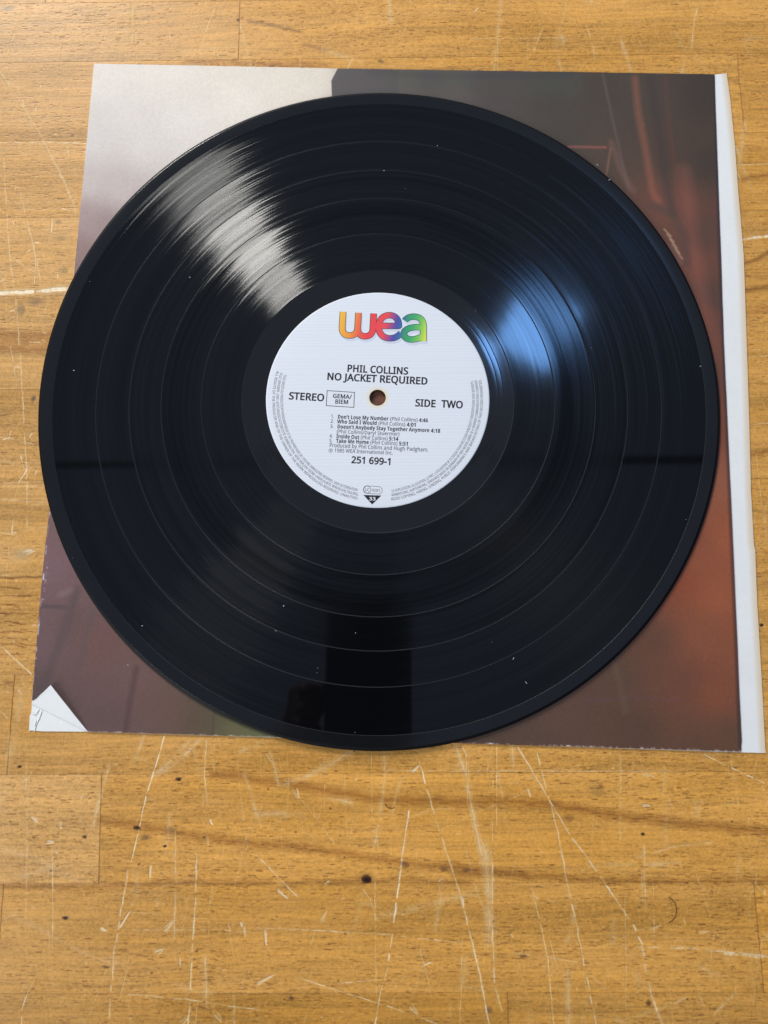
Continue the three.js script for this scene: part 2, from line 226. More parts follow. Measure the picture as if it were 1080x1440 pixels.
  spot(516, 1237, 16, 11, 1); spot(514, 1235, 24, 16, 0.22); spot(251, 1096, 10, 5, 0.9); spot(28, 1078, 8, 4, 0.8); spot(119, 1177, 8, 5, 0.7); spot(193, 1164, 12, 6, 0.8); spot(204, 1178, 18, 9, 0.32, '70,52,50'); spot(240, 1166, 26, 9, 0.2, '80,60,56'); spot(232, 1190, 7, 4, 0.8); spot(904, 1173, 6, 5, 0.9); spot(92, 1330 - 39, 9, 5, 0.85); spot(150, 1360, 10, 4, 0.4);
  spot(570, 1215, 18, 8, 0.3, '70,46,40'); spot(624, 1222, 16, 8, 0.3, '70,46,40'); spot(655, 1224, 12, 7, 0.3, '70,46,40'); spot(735, 1345, 14, 8, 0.35, '80,50,30'); spot(912, 1411, 9, 7, 0.6, '70,40,20'); spot(410, 1403, 9, 6, 0.5, '60,40,50'); spot(688, 1420, 8, 12, 0.35, '70,60,70'); spot(1071, 879, 7, 5, 0.95); spot(1058, 770, 20, 24, 0.12, '160,140,120'); spot(840, 1110, 30, 20, 0.14, '80,50,40'); spot(800, 1152, 20, 14, 0.16, '80,50,50');
  spot(50, 425, 30, 18, 0.28, '96,84,72'); spot(30, 435, 20, 24, 0.25, '96,84,72'); spot(82, 312, 14, 10, 0.3, '110,92,64'); spot(90, 380, 20, 14, 0.3, '120,100,70'); spot(85, 335, 24, 14, 0.22, '120,100,70'); spot(47, 560, 8, 12, 0.6, '90,74,70'); spot(30, 780, 36, 22, 0.22, '160,150,130'); spot(12, 960, 18, 6, 0.3, '110,66,40'); spot(12, 12, 26, 14, 0.3, '120,110,100'); spot(335, 28, 6, 7, 0.6, '70,44,34'); spot(535, 86, 14, 7, 0.4, '80,70,56'); spot(102, 190, 6, 5, 0.5, '90,60,30'); spot(194, 60, 5, 5, 0.5, '90,60,30'); spot(242, 50, 6, 5, 0.5, '100,70,40'); spot(644, 68, 6, 4, 0.5, '90,60,30');
  for (let n = 0; n < 40; n++) spot(rnd() * 1080, 1050 + rnd() * 390, 2 + 4 * rnd(), 1.5 + 2 * rnd(), 0.2 + 0.4 * rnd(), '60,34,18');
  { const [x, y] = at2([933, 1279]), m = PPM / 3270; cx.strokeStyle = 'rgba(70,36,14,0.6)'; cx.lineWidth = 2; cx.beginPath(); cx.arc(x, y, 17 * m, -1.1, 1.2); cx.stroke(); }
  { const [x, y] = at2([545, 1130]), m = PPM / 3270; cx.strokeStyle = 'rgba(60,36,20,0.6)'; cx.lineWidth = 2; cx.beginPath(); cx.arc(x + 6, y - 2, 8 * m, 1, 2.9); cx.stroke(); }
  return { map: canvasTexture(cv, true, THREE.MirroredRepeatWrapping), bump: canvasTexture(bv, false, THREE.MirroredRepeatWrapping), rough: canvasTexture(rv, false, THREE.MirroredRepeatWrapping) };
})();
const woodMaterial = new THREE.MeshPhysicalMaterial({ map: woodMaps.map, bumpMap: woodMaps.bump, bumpScale: 0.00035, roughnessMap: woodMaps.rough, roughness: 1, specularIntensity: 0.5 });
woodMaterial.name = 'oiled_wood';

const table = thing('wooden_table', 'scuffed honey coloured wooden table top of glued staves, full of knife scratches', 'table');
function staveGeometry(s) {
  const g = 0.00002, c = 0.00008, T = 0.028;           // hairline joint, eased edge, thickness
  const quad = (inset, y) => [[s.a[0] + inset, y, s.z0 + inset], [s.b[0] - inset, y, s.z0 + inset], [s.b[1] - inset, y, s.z1 - inset], [s.a[1] + inset, y, s.z1 - inset]];
  const L = [quad(g, -T), quad(g, -c * 0.7), quad(g + c, 0)], pos = [], uv = [], idx = [];
  const face = (ps) => { const b = pos.length / 3; for (const p of ps) { pos.push(...p); uv.push((p[0] - TX0) / (TX1 - TX0), 1 - (p[2] - TZ0) / (TZ1 - TZ0)); } idx.push(b, b + 2, b + 1, b, b + 3, b + 2); };
  face(L[2]); face([...L[0]].reverse());
  for (let k = 0; k < 2; k++) for (let i = 0; i < 4; i++) { const j = (i + 1) % 4; face([L[k + 1][i], L[k + 1][j], L[k][j], L[k][i]].reverse()); }
  const geo = new THREE.BufferGeometry();
  geo.setAttribute('position', new THREE.Float32BufferAttribute(pos, 3)); geo.setAttribute('uv', new THREE.Float32BufferAttribute(uv, 2)); geo.setIndex(idx); geo.computeVertexNormals(); return geo;
}
staves.forEach((s, i) => part(i ? 'stave_' + String(i).padStart(3, '0') : 'stave', staveGeometry(s), woodMaterial, table));

// ---------------------------------------------------------------- paper sleeve under the record
const SX = 0.01111, SZ = -0.00855, ST = -0.03117, SW = 0.30456, SH = 0.31217;
const sleeve = thing('record_sleeve', 'opened printed paper record sleeve with dog-eared white corner lying under the black record', 'record sleeve', [SX, 0, SZ], ST);
const inSleeve = (px, py, h = 0.0008) => { const p = at(px, py, h), c = Math.cos(-ST), s = Math.sin(-ST), dx = p.x - SX, dz = p.z - SZ; return [dx * c + dz * s, -dx * s + dz * c]; };
const along = (pts, n, wob, seed) => { const r = rngOf(seed), out = []; for (let i = 0; i + 1 < pts.length; i++) for (let k = 0; k < n; k++) out.push([pts[i][0] + (pts[i + 1][0] - pts[i][0]) * k / n + (r() - 0.5) * wob, pts[i][1] + (pts[i + 1][1] - pts[i][1]) * k / n + (r() - 0.5) * wob]); out.push(pts[pts.length - 1]); return out; };
const TL = inSleeve(132, 89), BLc = inSleeve(40, 1028), creaseA = inSleeve(44, 988), creaseB = inSleeve(123, 1029);
const frontRight = [[1005, 104], [1008, 200], [1014, 360], [1018, 480], [1023, 590], [1030, 743], [1036, 880], [1041, 1000], [1043.5, 1043], [1042.5, 1046], [1042.5, 1057]].map((q) => inSleeve(...q));
const backRight = [[1022, 103], [1027, 140], [1033, 200], [1040, 290], [1046, 360], [1050, 480], [1053.5, 590], [1056, 690], [1060, 764], [1062, 775], [1065, 850], [1071, 950], [1076, 1050], [1077, 1059]].map((q) => inSleeve(...q, 0.0003));
const bottomFront = along([inSleeve(124.5, 1029), inSleeve(400, 1037), inSleeve(700, 1047), inSleeve(1042.5, 1057)], 40, 0.0001, 3);
const frontOutline = [...along([TL, inSleeve(478, 96), inSleeve(760, 100), inSleeve(1005, 104)], 40, 0.0001, 4), ...along(frontRight, 4, 0.00012, 5), ...bottomFront.slice().reverse(), ...along([inSleeve(124.5, 1029), inSleeve(46.5, 985)], 8, 0.0001, 6), ...along([inSleeve(44.4, 984), inSleeve(60, 800), inSleeve(95, 480), TL], 30, 0.00012, 7).slice(0, -1)];
const eps = 0.0004;
const backOutline = [[TL[0] + eps, TL[1] + eps], ...along([inSleeve(478, 97, 0.0003), inSleeve(1005, 105, 0.0003), backRight[0]], 6, 0, 8), ...along(backRight, 5, 0.00012, 9), ...along([inSleeve(1077, 1059, 0.0003), inSleeve(1043, 1058, 0.0003), inSleeve(700, 1046.5, 0.0003), inSleeve(123, 1029, 0.0003), inSleeve(60, 1028.4, 0.0003)], 5, 0.00005, 10), [BLc[0] + 0.0008, BLc[1] - 0.0002], BLc, inSleeve(42, 1006, 0.0003), inSleeve(44, 1003, 0.0003), [creaseA[0] + 0.0001, creaseA[1]]];
const sleeveUV = (x, z) => [(x + SW / 2 + 0.01) / (SW + 0.02), 1 - (z + SH / 2 + 0.01) / (SH + 0.02)];
const printMap = (() => {
  const N = 1024, cv = newCanvas(N, N), cx = cv.getContext('2d'), im = cx.createImageData(N, N);
  const toUV = (px, py) => { const [x, z] = inSleeve(px, py), [u, v] = sleeveUV(x, z); return [u * N, (1 - v) * N]; };
  // soft colour fields of the print: place, colour
  const F = [[140, 100, 190, 190, 194], [250, 110, 194, 194, 197], [330, 105, 198, 197, 198], [420, 105, 200, 198, 197], [448, 102, 200, 198, 197], [452, 122, 200, 198, 198], [430, 125, 200, 198, 198], [130, 200, 182, 183, 191], [200, 200, 188, 188, 196], [260, 170, 194, 194, 200], [340, 140, 200, 200, 203], [125, 260, 170, 166, 174], [170, 270, 166, 160, 168], [118, 300, 150, 132, 134], [150, 310, 140, 122, 124], [112, 350, 132, 108, 108], [108, 400, 110, 88, 88],
    [80, 740, 112, 90, 92], [72, 800, 116, 92, 100], [110, 800, 112, 88, 92], [64, 850, 108, 86, 90], [60, 900, 104, 84, 88], [100, 880, 96, 76, 74], [52, 980, 84, 70, 68], [140, 900, 106, 78, 74], [190, 960, 104, 80, 78], [150, 1010, 92, 74, 74], [230, 1000, 100, 78, 72], [280, 1010, 88, 72, 60], [330, 1025, 96, 98, 66], [380, 1030, 98, 104, 72], [310, 1000, 84, 80, 58], [440, 1040, 90, 92, 66],
    [520, 110, 78, 72, 76], [500, 125, 80, 74, 80], [600, 115, 74, 69, 72], [700, 120, 68, 64, 66], [780, 140, 66, 62, 62], [850, 130, 68, 62, 58], [920, 130, 70, 62, 56], [990, 130, 60, 53, 50], [800, 190, 66, 62, 60], [840, 220, 76, 64, 58], [960, 220, 72, 60, 52], [995, 230, 62, 54, 50], [950, 290, 108, 72, 62], [985, 330, 82, 62, 56], [970, 370, 110, 70, 60], [1000, 420, 76, 60, 56], [985, 440, 108, 68, 58], [1010, 520, 100, 66, 56], [1018, 600, 116, 70, 54],
    [1015, 680, 150, 84, 58], [990, 760, 140, 74, 50], [1020, 760, 160, 84, 52], [960, 820, 130, 72, 52], [1010, 840, 158, 84, 52], [920, 900, 92, 66, 56], [990, 900, 140, 78, 54], [1025, 900, 140, 76, 50], [870, 950, 84, 66, 58], [960, 960, 104, 68, 56], [1010, 980, 124, 76, 58], [1030, 1030, 92, 68, 56], [800, 1000, 88, 68, 62], [900, 1030, 84, 64, 56], [740, 1040, 84, 66, 62], [700, 1040, 80, 64, 58], [980, 1045, 92, 68, 58], [532, 560, 112, 74, 58], [532, 700, 100, 70, 58], [532, 420, 90, 70, 62]].map(([x, y, r, g, b]) => [...toUV(x, y), ...(r > 165 ? [toL(r * 1.085), toL(g * 1.04), toL(b * 0.975)] : r >= 138 && r > 1.6 * g ? [toL(r * 0.93), toL(g * 0.98), toL(b * 1.02)] : x > 470 ? [toL(r * 1.01), toL(g * 0.95), toL(b * 0.86)] : [toL(r), toL(g * 0.955), toL(b * 0.94)])]);
  const M = 128, low = new Float32Array(M * M * 3), q = N / M, white = [0.92, 0.93, 0.98];
  for (let j = 0; j < M; j++) for (let i = 0; i < M; i++) {
    let w = 0, r = 0, g = 0, b = 0; const x = (i + 0.5) * q, y = (j + 0.5) * q;
    for (const f of F) { const d = (x - f[0]) ** 2 + (y - f[1]) ** 2, k = 1 / (d * d / 1e4 + d + 120); w += k; r += k * f[2]; g += k * f[3]; b += k * f[4]; }
    low.set([r / w, g / w, b / w], 3 * (j * M + i));
  }
  for (let j = 0; j < N; j++) for (let i = 0; i < N; i++) {
    const fx = Math.min(M - 1.001, Math.max(0, (i + 0.5) / q - 0.5)), fy = Math.min(M - 1.001, Math.max(0, (j + 0.5) / q - 0.5)), ix = fx | 0, iy = fy | 0, u = fx - ix, v = fy - iy, p = 4 * (j * N + i);
    const n = 1 + 0.045 * fbm(i / 40, j / 40, 3) + 0.07 * vnoise(i * 0.55, j * 0.55);
    for (let c = 0; c < 3; c++) { const s = (k) => low[3 * k + c], k0 = iy * M + ix; im.data[p + c] = toS(n * ((s(k0) * (1 - u) + s(k0 + 1) * u) * (1 - v) + (s(k0 + M) * (1 - u) + s(k0 + M + 1) * u) * v) / white[c]); }
    im.data[p + 3] = 255;
  }
  cx.putImageData(im, 0, 0);
  const poly = (pts, style) => { cx.fillStyle = style; cx.beginPath(); pts.forEach((t, i) => { const [x, y] = toUV(...t); i ? cx.lineTo(x, y) : cx.moveTo(x, y); }); cx.closePath(); cx.fill(); };
  const soft = (pts, w0, rgb, a, n = 7) => { cx.lineCap = 'round'; cx.lineJoin = 'round'; for (let k = n; k >= 1; k--) { cx.strokeStyle = `rgba(${rgb},${a / n})`; cx.lineWidth = w0 * k / n * 2; cx.beginPath(); pts.forEach((t, i) => { const [x, y] = toUV(...t); i ? cx.lineTo(x, y) : cx.moveTo(x, y); }); cx.stroke(); } };
  // dark field with a hard edge against the pale one
  poly([[478, 90], [466, 113], [467, 140], [480, 170], [560, 170], [560, 90]], 'rgba(79,72,70,1)');
  soft([[562, 90], [562, 180]], 26, '75,69,67', 0.9, 12); soft([[560, 112], [800, 118]], 26, '73,67,64', 0.7); soft([[520, 100], [620, 106], [800, 104]], 10, '60,54,52', 0.4);
  soft([[800, 206], [852, 207]], 3, '176,92,76', 0.8); soft([[859, 208], [853, 245]], 2.4, '140,96,70', 0.8); soft([[848, 105], [862, 170], [876, 230], [884, 265]], 3, '108,90,84', 0.55);
  soft([[893, 110], [898, 160], [908, 210], [918, 270], [925, 282]], 8, '164,92,72', 0.62); soft([[860, 200], [874, 240], [890, 268]], 7, '132,84,72', 0.55); soft([[936, 110], [942, 180], [952, 250], [962, 330], [972, 380]], 5, '100,66,52', 0.6); soft([[915, 110], [924, 170], [936, 250], [946, 300]], 10, '58,52,50', 0.7);
  soft([[962, 240], [972, 320], [984, 400], [1000, 500]], 16, '138,82,68', 0.5); soft([[905, 120], [908, 160]], 5, '76,58,52', 0.5); soft([[915, 288], [945, 300], [962, 330], [966, 370]], 9, '80,66,56', 0.7);
  for (let k = 0; k < 5; k++) soft([[934 + k * 4, 322 + k * 7], [944 + k * 4, 332 + k * 8]], 1.6, '216,196,150', 0.7); soft([[945, 345], [958, 370]], 5, '120,102,84', 0.6);
  soft([[50, 852], [92, 854]], 4, '74,58,58', 0.7); soft([[84, 836], [100, 830]], 6, '128,106,112', 0.6); soft([[108, 830], [92, 880], [74, 930], [58, 975]], 9, '76,62,58', 0.55); soft([[92, 860], [80, 930]], 10, '108,90,84', 0.35); soft([[192, 940], [182, 990], [176, 1030]], 6, '70,54,50', 0.6); soft([[130, 860], [110, 940]], 8, '88,66,64', 0.4); soft([[302, 998], [298, 1035]], 3, '72,62,50', 0.7);
  soft([[1005, 110], [1012, 360], [1022, 600], [1034, 880], [1041, 1050]], 3.5, '46,40,38', 0.75); soft([[865, 935], [880, 1000]], 6, '96,76,68', 0.35); soft([[820, 985], [900, 982], [960, 985]], 4, '100,78,68', 0.3);
  // worn, whitened edges where the paper has rubbed through
  const r = rngOf(31), edge = (a, b, n, w, al) => { for (let k = 0; k < n; k++) { const t = r(), l = 0.004 + 0.02 * r() * r(), p = [a[0] + (b[0] - a[0]) * t, a[1] + (b[1] - a[1]) * t], s = [a[0] + (b[0] - a[0]) * (t + l), a[1] + (b[1] - a[1]) * (t + l)]; cx.strokeStyle = `rgba(236,234,238,${al * (0.4 + 0.6 * r())})`; cx.lineWidth = w * (0.4 + r()); cx.lineCap = 'butt'; cx.beginPath(); cx.moveTo(...toUV(...p)); cx.lineTo(...toUV(...s)); cx.stroke(); } };
  edge([131, 90], [44, 985], 70, 1.5, 0.6); edge([123, 1028.3], [700, 1046], 80, 1.2, 0.4); edge([700, 1046], [1042, 1056.6], 60, 1.8, 0.5); edge([133, 90], [1000, 104], 30, 1.2, 0.3); edge([68, 780], [50, 930], 16, 1.8, 0.5);
  for (let k = 0; k < 60; k++) { const px = r() * 1040, py = 90 + r() * 960, [x, y] = toUV(px, py); cx.strokeStyle = `rgba(200,190,186,${0.10 + 0.25 * r() * r()})`; cx.lineWidth = 1; cx.beginPath(); cx.moveTo(x, y); cx.lineTo(x + (r() - 0.5) * 12, y + (r() - 0.5) * 12); cx.stroke(); }
  return canvasTexture(cv);
})();
const paperMap = (() => {
  const N = 512, cv = newCanvas(N, N), cx = cv.getContext('2d'), im = cx.createImageData(N, N);
  for (let j = 0; j < N; j++) for (let i = 0; i < N; i++) { const n = 1 + 0.03 * fbm(i / 30, j / 30, 3) + 0.02 * vnoise(i * 0.7, j * 0.7), p = 4 * (j * N + i); im.data[p] = toS(0.80 * n); im.data[p + 1] = toS(0.80 * n); im.data[p + 2] = toS(0.77 * n); im.data[p + 3] = 255; }
  cx.putImageData(im, 0, 0); cx.lineCap = 'round'; cx.lineJoin = 'round';
  const toUV = (p) => { const [u, v] = sleeveUV(p[0], p[1]); return [u * N, (1 - v) * N]; };
  for (let k = 6; k >= 1; k--) { cx.strokeStyle = 'rgba(214,184,138,0.15)'; cx.lineWidth = k * 1.5; cx.beginPath(); backRight.forEach((p, i) => { const [x, y] = toUV(p); i ? cx.lineTo(x, y) : cx.moveTo(x, y); }); cx.stroke(); }
  return canvasTexture(cv);
})();
const printMaterial = new THREE.MeshPhysicalMaterial({ map: printMap, roughness: 0.55, specularIntensity: 0.7 }); printMaterial.name = 'printed_paper';
const paperMaterial = new THREE.MeshStandardMaterial({ map: paperMap, roughness: 0.85 }); paperMaterial.name = 'bare_paper';
const backPanel = part('back_panel', sheet(backOutline, 0.0003, () => 0.00002, sleeveUV), paperMaterial, sleeve);
tag(backPanel, 'white inside of the rear panel showing as a strip along the opening');
part('front_panel', sheet(frontOutline, 0.0003, () => 0.00034, sleeveUV), printMaterial, sleeve);
{ // the corner of the front panel turned back on itself, its bare side up
  const A = inSleeve(44, 989), B = inSleeve(123, 1028.5), P = inSleeve(71, 963.5, 0.002);
  const n2 = new THREE.Vector2(-(B[1] - A[1]), B[0] - A[0]).normalize(), dist = (x, z) => Math.abs((x - A[0]) * n2.x + (z - A[1]) * n2.y);
  const tip = dist(P[0], P[1]);
  const outline = [...along([A, P], 12, 0.00025, 12), ...along([P, B], 14, 0.00006, 13), ...along([B, A], 10, 0, 14).slice(0, -1)];
  const flap = part('folded_corner', sheet(outline, 0.0003, (x, z) => 0.00030 + 0.0013 * Math.sqrt(Math.min(1, dist(x, z) / tip)), sleeveUV), paperMaterial, sleeve);
  tag(flap, 'dog-eared corner folded back to show its white side');
  // the fold's rounded ridge and the torn shreds on the bare layer below
  const L3 = (q, y) => new THREE.Vector3(q[0], y, q[1]);
  part('crease', new THREE.TubeGeometry(new THREE.LineCurve3(L3(A, 0.00036), L3(B, 0.00036)), 8, 0.00032, 10), paperMaterial, sleeve);
  const shred = (pts, r) => part('paper_shred', new THREE.TubeGeometry(new THREE.CatmullRomCurve3(pts.map((q, i) => L3(inSleeve(q[0], q[1], 0.0004), 0.0004 + 0.0002 * (i % 2)))), 10, r, 6), paperMaterial, sleeve);
  shred([[59, 1000], [56, 1008], [52, 1018], [48, 1029]], 0.00013); shred([[45, 1003], [50, 1004], [55, 998]], 0.00016); shred([[51, 1014], [49, 1021]], 0.00016);
}

// ---------------------------------------------------------------- the record
const REC_Y = 0.0007;                                  // underside, on the sleeve
const record = thing('vinyl_record', 'glossy black vinyl record with white centre label lying on the printed sleeve', 'record', [0, REC_Y, 0]);
const TOP = 0.00135, R_OUT = 0.151, R_GROOVE = 0.1448, R_LABEL = 0.0495, R_WAX = 0.0603, R_HOLE = 0.0036;
const SEP = [R_GROOVE, 0.1252, 0.1104, 0.0962, 0.0784, R_WAX];
// a ring swept from [r, y] points: u runs outward, v runs round
function sweep(profile, segs = 360, vTurns = 1) {
  const n = profile.length, pos = [], uv = [], idx = [], r0 = profile[0][0], r1 = profile[n - 1][0];
  for (let j = 0; j <= segs; j++) { const a = j / segs * Math.PI * 2, c = Math.cos(a), s = Math.sin(a); for (let i = 0; i < n; i++) { const [r, y, u] = profile[i]; pos.push(r * c, y, r * s); uv.push(u ?? (r - r0) / (r1 - r0 || 1), j / segs * vTurns); } }
  for (let j = 0; j < segs; j++) for (let i = 0; i + 1 < n; i++) { const a = j * n + i, b = a + 1, c = a + n, d = c + 1; idx.push(a, c, b, b, c, d); }
  const g = new THREE.BufferGeometry();
  g.setAttribute('position', new THREE.Float32BufferAttribute(pos, 3)); g.setAttribute('uv', new THREE.Float32BufferAttribute(uv, 2)); g.setIndex(idx); g.computeVertexNormals();
  const N = g.attributes.normal;                        // close the seam
  for (let i = 0; i < n; i++) { const k = segs * n + i, v = new THREE.Vector3(N.getX(i) + N.getX(k), N.getY(i) + N.getY(k), N.getZ(i) + N.getZ(k)).normalize(); N.setXYZ(i, v.x, v.y, v.z); N.setXYZ(k, v.x, v.y, v.z); }
  return g;
}
const VINYL = new THREE.Color().setRGB(0.0018, 0.0020, 0.0026);
// the way each groove wall leans differs from groove to groove and wanders slowly round the disc
function grooveMap(seed, w, ampFine, ampWide, lean, sway) {
  const H = 512, data = new Float32Array(w * H * 4), r = rngOf(seed), base = new Float32Array(w), own = new Float32Array(w);
  for (let i = 0; i < w; i++) { base[i] = ampFine * (r() + r() - 1) * 0.45; own[i] = r() + r() - 1; }
  for (let j = 0; j < H; j++) for (let i = 0; i < w; i++) {
    const th = j / H * Math.PI * 2, cx = Math.cos(th), cy = Math.sin(th);
    const wide = vnoise(i / 9 + seed, cx * 1.3 + 5) * 0.6 + vnoise(i / 3.2 + seed, cy * 2.1 + 9) * 0.5 + vnoise(i / 26, cx * 2 + cy * 1.1 + 3) * 0.6;
    const s = lean + base[i] * (0.7 + 0.6 * vnoise(i * 1.7, cx * 3.2 + 31) + 0.5 * vnoise(i * 1.7 + 50, cy * 7 + 31)) + ampWide * wide;
    // the groove sways to and fro a little as well
    const q = vnoise(i / 5 + 11, cx * 2.4 + cy + 7) + 0.8 * vnoise(i / 2 + 31, cy * 3 + 12) + 0.7 * own[i] * (0.6 + 0.6 * vnoise(i * 1.3, cx * 5 + 3));
    const t = sway * (q + 0.45 * q * Math.abs(q));
    const l = Math.hypot(s, t, 1), p = 4 * (j * w + i);
    data[p] = 0.5 + 0.5 * s / l; data[p + 1] = 0.5 + 0.5 * t / l; data[p + 2] = 0.5 + 0.5 / l; data[p + 3] = 1;
  }
  const t = new THREE.DataTexture(data, w, H, THREE.RGBAFormat, THREE.FloatType); t.wrapS = THREE.ClampToEdgeWrapping; t.wrapT = THREE.RepeatWrapping; t.magFilter = t.minFilter = THREE.LinearFilter; t.needsUpdate = true; return t;
}
// how much of each groove is flat, mirror-like land between the walls
function landMap(seed, w, low) {
  const H = 128, data = new Uint8Array(w * H * 4);
  for (let j = 0; j < H; j++) for (let i = 0; i < w; i++) {
    const th = j / H * Math.PI * 2, cx = Math.cos(th), cy = Math.sin(th), n = vnoise(i / 14 + seed, cx + 4) * 0.5 + vnoise(i / 4 + seed, cx * 2 + cy + 4) * 0.45 + vnoise(i / 1.5 - seed, cy * 3) * 0.35;
    const k = 255 * Math.min(1, Math.max(low, 0.5 + low / 2 + (1 - low) * 0.75 * n)); data.fill(k, 4 * (j * w + i), 4 * (j * w + i) + 3); data[4 * (j * w + i) + 3] = 255;
  }
  const t = new THREE.DataTexture(data, w, H); t.wrapS = THREE.ClampToEdgeWrapping; t.wrapT = THREE.RepeatWrapping; t.magFilter = t.minFilter = THREE.LinearFilter; t.needsUpdate = true; return t;
}
const smooth = new THREE.MeshPhysicalMaterial({ color: new THREE.Color().setRGB(0.007, 0.0075, 0.0088), roughness: 0.14, specularIntensity: 1 }); smooth.name = 'smooth_vinyl';
{ // body: edge bead, underside and wall of the spindle hole
  const e = [[R_GROOVE, TOP + 0.00005], [0.1455, TOP + 0.00008], [0.1470, TOP + 0.00014], [0.1485, TOP + 0.00015], [0.1494, TOP + 0.00014], [0.14966, TOP + 0.00013], [0.1497, TOP + 0.0001], [0.14978, TOP - 0.00008], [0.1502, TOP - 0.00042]];
  for (let k = 5; k <= 10; k++) { const a = Math.PI / 2 - k / 10 * Math.PI; e.push([0.1497 + 0.0013 * Math.cos(a), 0.00075 + 0.00068 * Math.sin(a)]); }
  e.push([0.1470, 0.00002], [0.10, 0.00002], [R_HOLE, 0.00002], [R_HOLE, TOP + 0.0002]);
  const cut = 7; part('rim', sweep(e.slice(0, cut), 480), smooth, record);
  const matt = new THREE.MeshPhysicalMaterial({ color: VINYL, roughness: 0.6, specularIntensity: 0.35 }); matt.name = 'edge_vinyl';
  part('outer_edge', sweep(e.slice(cut - 1), 480), matt, record);
}
const landMaterial = new THREE.MeshPhysicalMaterial({ color: new THREE.Color().setRGB(0.005, 0.0053, 0.006), roughness: 0.4, specularIntensity: 0.7 }); landMaterial.name = 'land_vinyl';
// per track, from the rim inwards: roughness, fine and broad unevenness, lean of the walls, sway, mirror share, its roughness, its lowest share, waviness
const bandLook = [[0.235, 0.11, 0.070, 0.075, 0.022, 0.85, 0.03, 0.7, 0.0005, 0.20], [0.23, 0.11, 0.075, 0.13, 0.023, 0.85, 0.03, 0.7, 0.0005, 0.24], [0.22, 0.10, 0.075, 0.18, 0.022, 0.8, 0.085, 0.4, 0.0012, 0.33], [0.215, 0.09, 0.070, 0.20, 0.021, 0.7, 0.11, 0.25, 0.010, 0.36], [0.215, 0.06, 0.045, 0.21, 0.016, 0.9, 0.08, 0.7, 0.0022, 0.32]];
for (let b = 0; b < 5; b++) {
  const [rough, fine, wide, lean, sway, coat, coatRough, low, wavy, gloss] = bandLook[b], gap = 0.00024;
  const ro = SEP[b] - gap, ri = SEP[b + 1] + gap, w = Math.round((ro - ri) / 0.00012), prof = [], n = Math.round((ro - ri) / 0.0003);
  for (let i = 0, y = 0; i <= n; i++) { prof.push([ri + (ro - ri) * i / n, TOP + (i && i < n ? y : 0)]); y = 0.7 * y + wavy * (hash2(i, b * 31 + 5) - 0.5) * 0.0003 + wavy * 0.0004 * vnoise(i / 5, b * 9); }
  const m = new THREE.MeshPhysicalMaterial({ color: VINYL, roughness: rough, anisotropy: 1, specularIntensity: gloss, normalMap: grooveMap(11 + b * 7, w, fine, wide, lean, sway), clearcoat: coat, clearcoatRoughness: coatRough, clearcoatMap: landMap(5 + b * 3, w >> 1, low) });
  m.name = 'grooved_vinyl';
  part('track_band', sweep(prof, 400), m, record);
  // the plain spiral land between two tracks, a hair lower, with a raised lip on both sides
  const s = SEP[b + 1], g = b === 4 ? [[s - 0.0002, TOP - 0.0001], [s + 0.0001, TOP - 0.00004], [s + 0.00024, TOP]] : [[s - 0.00024, TOP], [s - 0.00018, TOP - 0.00005], [s - 0.0001, TOP - 0.00009], [s + 0.00008, TOP - 0.00002], [s + 0.00018, TOP + 0.00003], [s + 0.00024, TOP]];
  part('track_separator', sweep(g, 480), landMaterial, record);
}
part('track_separator', sweep([[SEP[0] - 0.00024, TOP], [SEP[0] - 0.00015, TOP - 0.00006], [SEP[0], TOP + 0.00005]], 480), landMaterial, record);
{ // run-out land with the lead-out groove
  const p = [[R_LABEL - 0.001, TOP - 0.00008]]; for (const [r, h] of [[0.0516, 0], [0.0533, 0], [0.05345, -0.00006], [0.0536, 0.00003], [0.05375, 0], [0.0556, 0], [0.0557, -0.00006], [0.05585, 0.00003], [0.056, 0], [0.0585, 0], [R_WAX - 0.0002, 0]]) p.push([r, TOP - 0.0001 + h]);
  const m = new THREE.MeshPhysicalMaterial({ color: new THREE.Color().setRGB(0.010, 0.0103, 0.0115), roughness: 0.09, specularIntensity: 1 }); m.name = 'run_out_vinyl';
  part('run_out_ring', sweep(p, 360), m, record);
}
